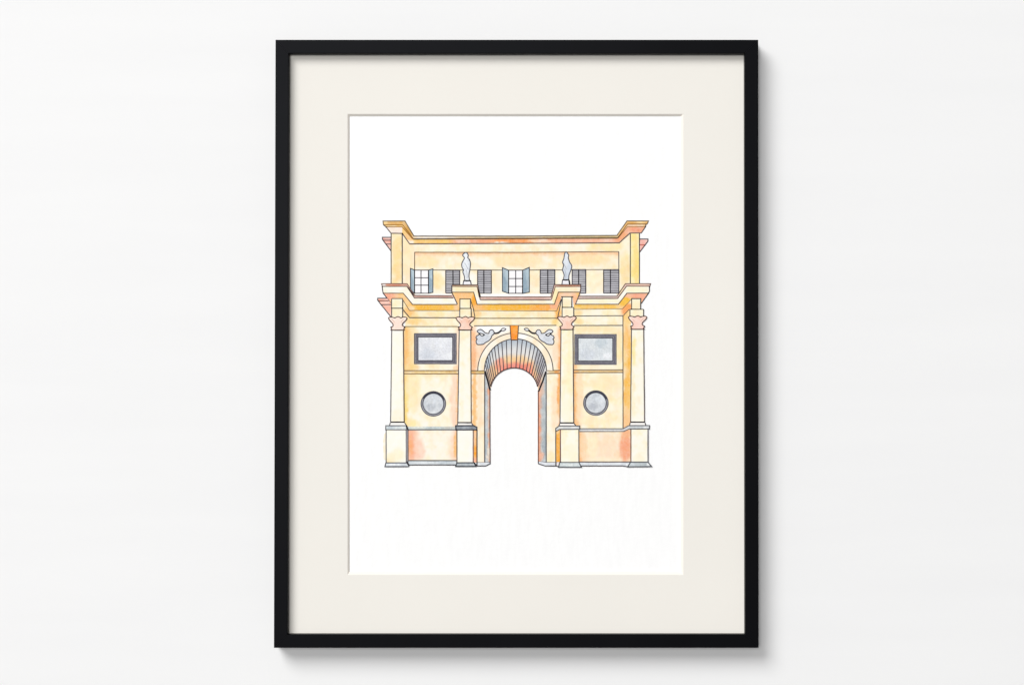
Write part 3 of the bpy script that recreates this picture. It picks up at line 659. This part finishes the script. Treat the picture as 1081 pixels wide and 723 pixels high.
# --- trumpeting relief figures ------------------------------------------------------------------------------
fig = [(503.7, 349.7), (505.3, 348.2), (508, 347.9), (510.2, 349.4), (512.4, 351.3), (515.8, 351.9), (516.5, 349.7), (518.3, 348.2), (520.4, 348.6), (521.6, 350.5), (521.2, 352.5), (519.4, 354.2), (518.2, 357.2),
       (515.8, 359.7), (512.7, 361.4), (510.2, 363.2), (507.2, 363.7), (504.1, 363.6), (502.8, 361.6), (502.8, 359.4), (503.7, 358), (502.5, 356.6), (503.3, 354.7), (505.2, 353.6), (505.8, 352.2), (504.6, 350.9)]
for mir in (False, True):
    t = (lambda p: mirror(p, 1087.4)) if mir else (lambda p: p)
    e = Drawn('painted_trumpet_figure')
    s = spline(t(fig), 4)
    e.fill(s, (214, 219, 227) if not mir else (222, 225, 232), [('G', t([(510, 358)])[0][0], 358, 6, 5, (204, 210, 219), .6)], step=1.1, loose=.3).line(s, 1.0, (84, 82, 90), closed=True)
    lens = spline(t([(505.8, 352), (508, 352.1), (511.4, 353.4), (508.6, 354.6)]), 4)
    e.fill(lens, WHITE, step=1).line(lens, .95, (62, 60, 66), closed=True)
    a, b = t([(506.2, 352.3), (510.9, 353.4)]); e.dot(a[0], a[1], 1.0, (34, 32, 38)).dot(b[0], b[1], .95, (34, 32, 38))
    e.line(spline(t([(521.9, 351.9), (525.3, 351.5), (527.8, 349.9), (529.4, 348.4)]), 4, False), 1.7, (44, 42, 48))
    bell = spline(t([(528.9, 348.8), (530.8, 346.5), (534, 347.2), (531.8, 349.2)]), 4)
    e.fill(bell, (232, 232, 234), step=1).line(bell, .9, (92, 90, 96), closed=True).build()

# --- columns ------------------------------------------------------------------------------------------------------
cap = [(-9.4, -13.1), (-7.6, -13.8), (-4.8, -13.4), (-3.2, -12.9), (-1.6, -13.6), (0.2, -14.3), (1.9, -13.7), (3.3, -12.9), (4.8, -13.5), (7.8, -13.9), (9.8, -12.6), (8.2, -10), (5.4, -7.4), (4.9, -5), (7.2, -3.2), (6.2, -1.2), (6.1, 0),
       (-6.2, 0), (-6.3, -1.4), (-7.2, -3), (-5.2, -3.9), (-5, -6.4), (-8, -9.8), (-9.5, -12)]
def column(ax, yc, tl, tr, bl, br, yb, capc, body, washes, blocks, foot):
    e = Drawn('painted_column')
    for (x0, y0, x1, y1) in blocks:
        e.fill(box(x0, y0, x1, y1), (253, 241, 206), [('G', (x0 + x1) / 2, (y0 + y1) / 2, 5, 4, (253, 236, 192), .6)], step=1.4)
        e.line([(x0, y0), (x0, y1)], 1.0, (92, 88, 88)).line([(x1, y0), (x1, y1)], 1.0, (92, 88, 88)).line([(x0 - .6, y1), (x1 + .6, y1)] if y1 < 330 else [(x0, y0), (x1, y0)], .9, (100, 92, 84))
    e.fill([(tl, yc), (tr, yc), (br, yb), (bl, yb)], body, washes, loose=.3)
    c = spline(shift(cap, ax, yc), 3)
    e.fill(c, capc, [('G', ax - 7, yc - 11.5, 4, 2.6, (254, 238, 228), .6), ('G', ax + 7, yc - 11.5, 3, 2, (254, 238, 228), .4)], step=1.3, loose=.2)
    e.line(c, 1.0, (98, 72, 68), closed=True).line([(tl, yc), (tr, yc)], 1.0, (86, 66, 56)).dot(ax - 7.2, yc - 3, .75).dot(ax + 7.3, yc - 3, .75)
    for q in (-1, 1): e.line(spline([(ax + q * 6.6, yc - 11.6), (ax + q * 4.6, yc - 10), (ax + q * 3.4, yc - 8.2)], 3, False), .5, (222, 170, 150))
    e.line([(tl, yc), (bl, yb)], 1.05, (96, 90, 94)).line([(tr, yc), (br, yb)], 1.05, (96, 84, 84))
    e.fill(foot, (254, 250, 246), step=1.5).line([foot[3], foot[0]], .95).line([foot[1], foot[2]], .95)
    e.line([(bl - .3, yb + .1), (br + .3, yb + .1)], 1.35, (40, 34, 36))
    e.build()
CB = (254, 250, 236)
column(419.9, 348.5, 413.6, 425.8, 412.4, 426.7, 445.5, (252, 224, 208), CB, [('X', 428, 423.5, (252, 226, 168), .5), ('Y', 349, 356, (254, 250, 240), .6), ('G', 419, 440, 6, 10, (253, 242, 214), .6)],
       [(413.4, 315.6, 425, 325.4), (413.5, 325.4, 425, 334.8)], [(412, 446), (427, 446), (429, 449), (411.4, 449)])
column(491.1, 348.4, 484.8, 497.0, 483.3, 497.5, 446, (249, 202, 178), (254, 246, 222), [('X', 484, 487, WHITE, .5), ('G', 493, 415, 4, 45, (255, 250, 236), .8), ('G', 491, 353, 5, 5, (253, 236, 196), .6)],
       [(485.5, 316, 496.6, 325.6), (485.4, 325.6, 497.4, 334.6)], [(483.2, 446.6), (497.8, 446.6), (499.6, 449), (482.4, 449)])
column(598.4, 347.9, 592.2, 604.8, 591.2, 605.6, 446.3, (249, 204, 182), (254, 244, 210), [('X', 592, 594.5, WHITE, .6), ('G', 601, 400, 3, 50, (253, 240, 196), .7), ('G', 598, 430, 5, 20, (254, 248, 226), .8)],
       [(593.6, 313.8, 603.5, 324.5), (593.4, 324.5, 605.6, 334.2)], [(591, 446.8), (605.8, 446.8), (607.8, 449.3), (590, 449.3)])
column(673.0, 347.6, 666.6, 679.4, 665.7, 680.4, 445.5, (250, 206, 190), (254, 247, 226), [('G', 669, 370, 2.5, 16, (252, 230, 156), .8), ('G', 668.5, 415, 2, 24, (253, 240, 200), .8)],
       [(666.7, 315.8, 676.2, 326.5), (665, 326.5, 679.3, 333.6)], [(665.2, 446.1), (680.8, 446.1), (681.7, 448.9), (664.7, 448.9)])

# --- pedestals --------------------------------------------------------------------------------------------------------
PB = (254, 251, 238)
e = Drawn('painted_pedestal', 'pedestal under the far left column, wide grey strip on its right edge')
e.fill([(404, 466), (405.6, 458), (407.6, 456), (407.6, 486), (404.6, 484)], (253, 240, 212), [('X', 403, 406, WHITE, .9)], step=1.2)
e.fill(box(407.6, 453.6, 428.9, 488.4), PB, [('G', 412, 484, 6, 7, (252, 234, 190), .8), ('G', 420, 480, 8, 8, (253, 244, 212), .8)])
e.fill(box(428.6, 453.8, 430.8, 488), (146, 142, 146), step=1.2, loose=.1)
e.fill(box(407.3, 449.3, 429.4, 453.7), (206, 215, 219), [('G', 413, 451.5, 4, 2, (188, 200, 208), .7), ('G', 424, 451.5, 4, 2, (222, 228, 228), .7)], step=1.2)
e.fill([(407.4, 488.5), (429.3, 488.5), (431.6, 492.3), (406.4, 492.3)], (216, 222, 229), [('G', 414, 490, 4, 1.6, (236, 240, 244), .8)], step=1.2)
e.line(box(407.3, 449.3, 429.2, 453.6), 1.05, (96, 96, 100), closed=True).line([(407.7, 453.6), (407.7, 488.4)], 1.1, (108, 106, 110)).line([(428.7, 453.6), (428.8, 488.4)], .8, (120, 118, 122)).line([(430.8, 453.8), (430.8, 488)], .8, (110, 104, 106))
e.line([(429, 449.2), (430.9, 454)], 1.5, (60, 60, 66)).line([(407.4, 488.5), (429.3, 488.5), (431.7, 491.4), (430.8, 492.4), (406.4, 492.4)], 1.15, (96, 97, 104), closed=True).line([(429.6, 487), (431.6, 491)], 1.2, (70, 70, 78)).build()
e = Drawn('painted_pedestal', 'pedestal left of the archway with dark slate cap and orange side')
e.fill(box(482.4, 453.6, 499.6, 488.2), (254, 250, 238), [('X', 500.5, 498.6, (250, 190, 150), .6)])
e.fill(box(499.5, 453.8, 503.4, 488), (250, 170, 62), [('G', 501, 462, 1.6, 9, (251, 200, 150), .9), ('G', 502.6, 478, 1.6, 7, (250, 160, 24), .9), ('G', 501, 486, 2, 3, (249, 176, 140), .9)], step=1.1, loose=.15)
e.fill([(481, 449.4), (499.8, 449.2), (503.3, 450.9), (503.3, 453.7), (481, 453.7)], (124, 132, 142), [('G', 491, 451.5, 6, 1.6, (158, 166, 174), .8)], step=1.1, loose=.15)
e.fill([(482.4, 488.4), (500.4, 488.4), (502, 492.2), (481, 492.2)], (164, 172, 179), step=1.2)
e.line([(481, 449.4), (499.8, 449.2), (503.3, 450.9), (503.3, 453.7), (481.4, 453.7)], 1.35, (72, 74, 82), closed=True).line([(482.4, 453.6), (482.4, 488.4)], 1.1, (108, 96, 92)).line([(499.6, 453.6), (499.6, 488.2)], 1.1, (110, 98, 104)).line([(503.5, 453.4), (503.5, 491.6)], 1.15, (88, 82, 84))
e.line([(482.4, 488.4), (500.6, 488.4), (502.2, 492.2), (481, 492.2)], 1.2, (74, 78, 84), closed=True).line([(500.6, 488.4), (503.5, 491.4)], 1.0).dot(481.6, 453.2, .7).build()
e = Drawn('painted_pedestal', 'pedestal right of the archway with pale cap and bright orange side strip')
e.fill(box(591.6, 453.2, 611, 488), (254, 249, 226), [('G', 604, 478, 6, 10, (253, 245, 214), .7)])
e.fill([(586.7, 455.4), (591.5, 453.4), (591.5, 487.6), (586.7, 487.6)], (249, 170, 46), [('G', 589, 456, 3, 2.4, (252, 210, 150), .8), ('G', 590.6, 465, 1, 18, (250, 186, 84), .7)], step=1.1, loose=.12)
e.fill([(590.2, 449.5), (611.9, 449.6), (611.9, 453.1), (590.8, 453.2), (586.7, 455.4), (586.6, 452.2)], (204, 206, 207), [('G', 606, 451.5, 4, 1.2, (232, 232, 232), .7), ('G', 592, 451.5, 3, 1.4, (232, 232, 228), .7)], step=1.1, loose=.15)
e.fill([(591, 488), (611.2, 488), (613.6, 493), (589.6, 493)], (206, 216, 219), [('G', 600, 490, 6, 1.4, (226, 232, 230), .8)], step=1.2)
e.line([(590.2, 449.5), (611.9, 449.6), (611.9, 453.1), (590.9, 453.2), (586.7, 455.4), (586.6, 452.2)], 1.05, (98, 96, 98), closed=True).line([(586.7, 454.6), (586.7, 491.4)], 1.1, (92, 86, 84)).line([(591.6, 453.4), (591.6, 488)], 1.1, (112, 80, 84)).line([(611, 453.4), (611.1, 488)], 1.1, (124, 110, 100))
e.line([(591, 488), (611.2, 488), (613.7, 493), (589.6, 493)], 1.1, (96, 98, 102), closed=True).dot(613.4, 492.6, .6).dot(589.8, 492.6, .6).build()
e = Drawn('painted_pedestal', 'pedestal under the far right column with plain cream face')
e.fill(box(666, 452.8, 684, 487.8), (254, 249, 230), [('G', 674, 484, 7, 5, (253, 243, 214), .7)])
e.fill(box(663.6, 449.2, 685.5, 452.7), (196, 202, 206), [('G', 682, 451, 3, 1.4, (238, 238, 240), .8)], step=1.1)
e.fill([(665.6, 487.7), (684, 487.7), (687.8, 492.4), (662.6, 492.6)], (188, 197, 201), [('G', 684, 490.5, 2, 1.6, (236, 238, 240), .9), ('G', 668, 490, 3, 1.6, (206, 214, 220), .8)], step=1.2)
e.line([(663.6, 449.2), (685.6, 449.2), (685.4, 452.7), (664.2, 452.8)], 1.05, (98, 98, 102)).line([(666, 453), (666, 487.6)], 1.1, (118, 84, 76)).line([(684, 453), (684, 487.6)], 1.3, (124, 120, 124))
e.line([(665.6, 487.7), (684, 487.7), (687.8, 492.4), (662.6, 492.7)], 1.15, (92, 94, 98), closed=True).dot(662.8, 492.4, .6).build()

# ------------------------------------------------------------------ light
WG, WB, KEY, FILL = 0.25, 0.09, 2130, 925
wd = bpy.data.worlds.new('World'); S.world = wd; wd.use_nodes = True
bg = wd.node_tree.nodes['Background']
wn = wd.node_tree                          # a pale room, with a glow added up left for the frame's sheen
wtc = nd(wn, 'ShaderNodeTexCoord')
dot = nd(wn, 'ShaderNodeVectorMath', operation='DOT_PRODUCT')
dot.inputs[1].default_value = Vector((-0.46, -0.70, 0.55)).normalized()
wn.links.new(wtc.outputs['Generated'], dot.inputs[0])
mr = nd(wn, 'ShaderNodeMapRange'); mr.inputs['From Min'].default_value = 0.38; mr.inputs['From Max'].default_value = 1.0
wn.links.new(dot.outputs['Value'], mr.inputs['Value'])
pw = nd(wn, 'ShaderNodeMath', operation='POWER'); pw.inputs[1].default_value = 1.5
wn.links.new(mr.outputs['Result'], pw.inputs[0])
ma = nd(wn, 'ShaderNodeMath', operation='MULTIPLY_ADD'); ma.inputs[1].default_value = WG; ma.inputs[2].default_value = WB
wn.links.new(pw.outputs['Value'], ma.inputs[0])
wn.links.new(ma.outputs['Value'], bg.inputs['Strength'])
bg.inputs['Color'].default_value = (0.99, 0.995, 1.0, 1)
def softbox(direction, dist, size, energy):
    l = bpy.data.lights.new('softbox', 'AREA'); l.shape = 'DISK'; l.size = size
    l.energy = energy; l.color = (1.0, 0.995, 0.985)
    o = bpy.data.objects.new('softbox', l); COL.objects.link(o)
    d = Vector(direction).normalized()
    o.location = Vector((0, 0, ZC)) + d * dist
    o.rotation_euler = (-d).to_track_quat('-Z', 'Y').to_euler()
softbox((-0.64, -1.0, 0.80), 16.0, 9.0, KEY)
softbox((-0.12, -1.0, 0.09), 15.0, 4.0, FILL)  # added unseen frontal fill, lifts the shade beside the frame

S.view_settings.view_transform = 'Standard'; S.view_settings.look = 'None'
S.view_settings.exposure = 0.0; S.view_settings.gamma = 1.0
S.view_settings.use_curve_mapping = False
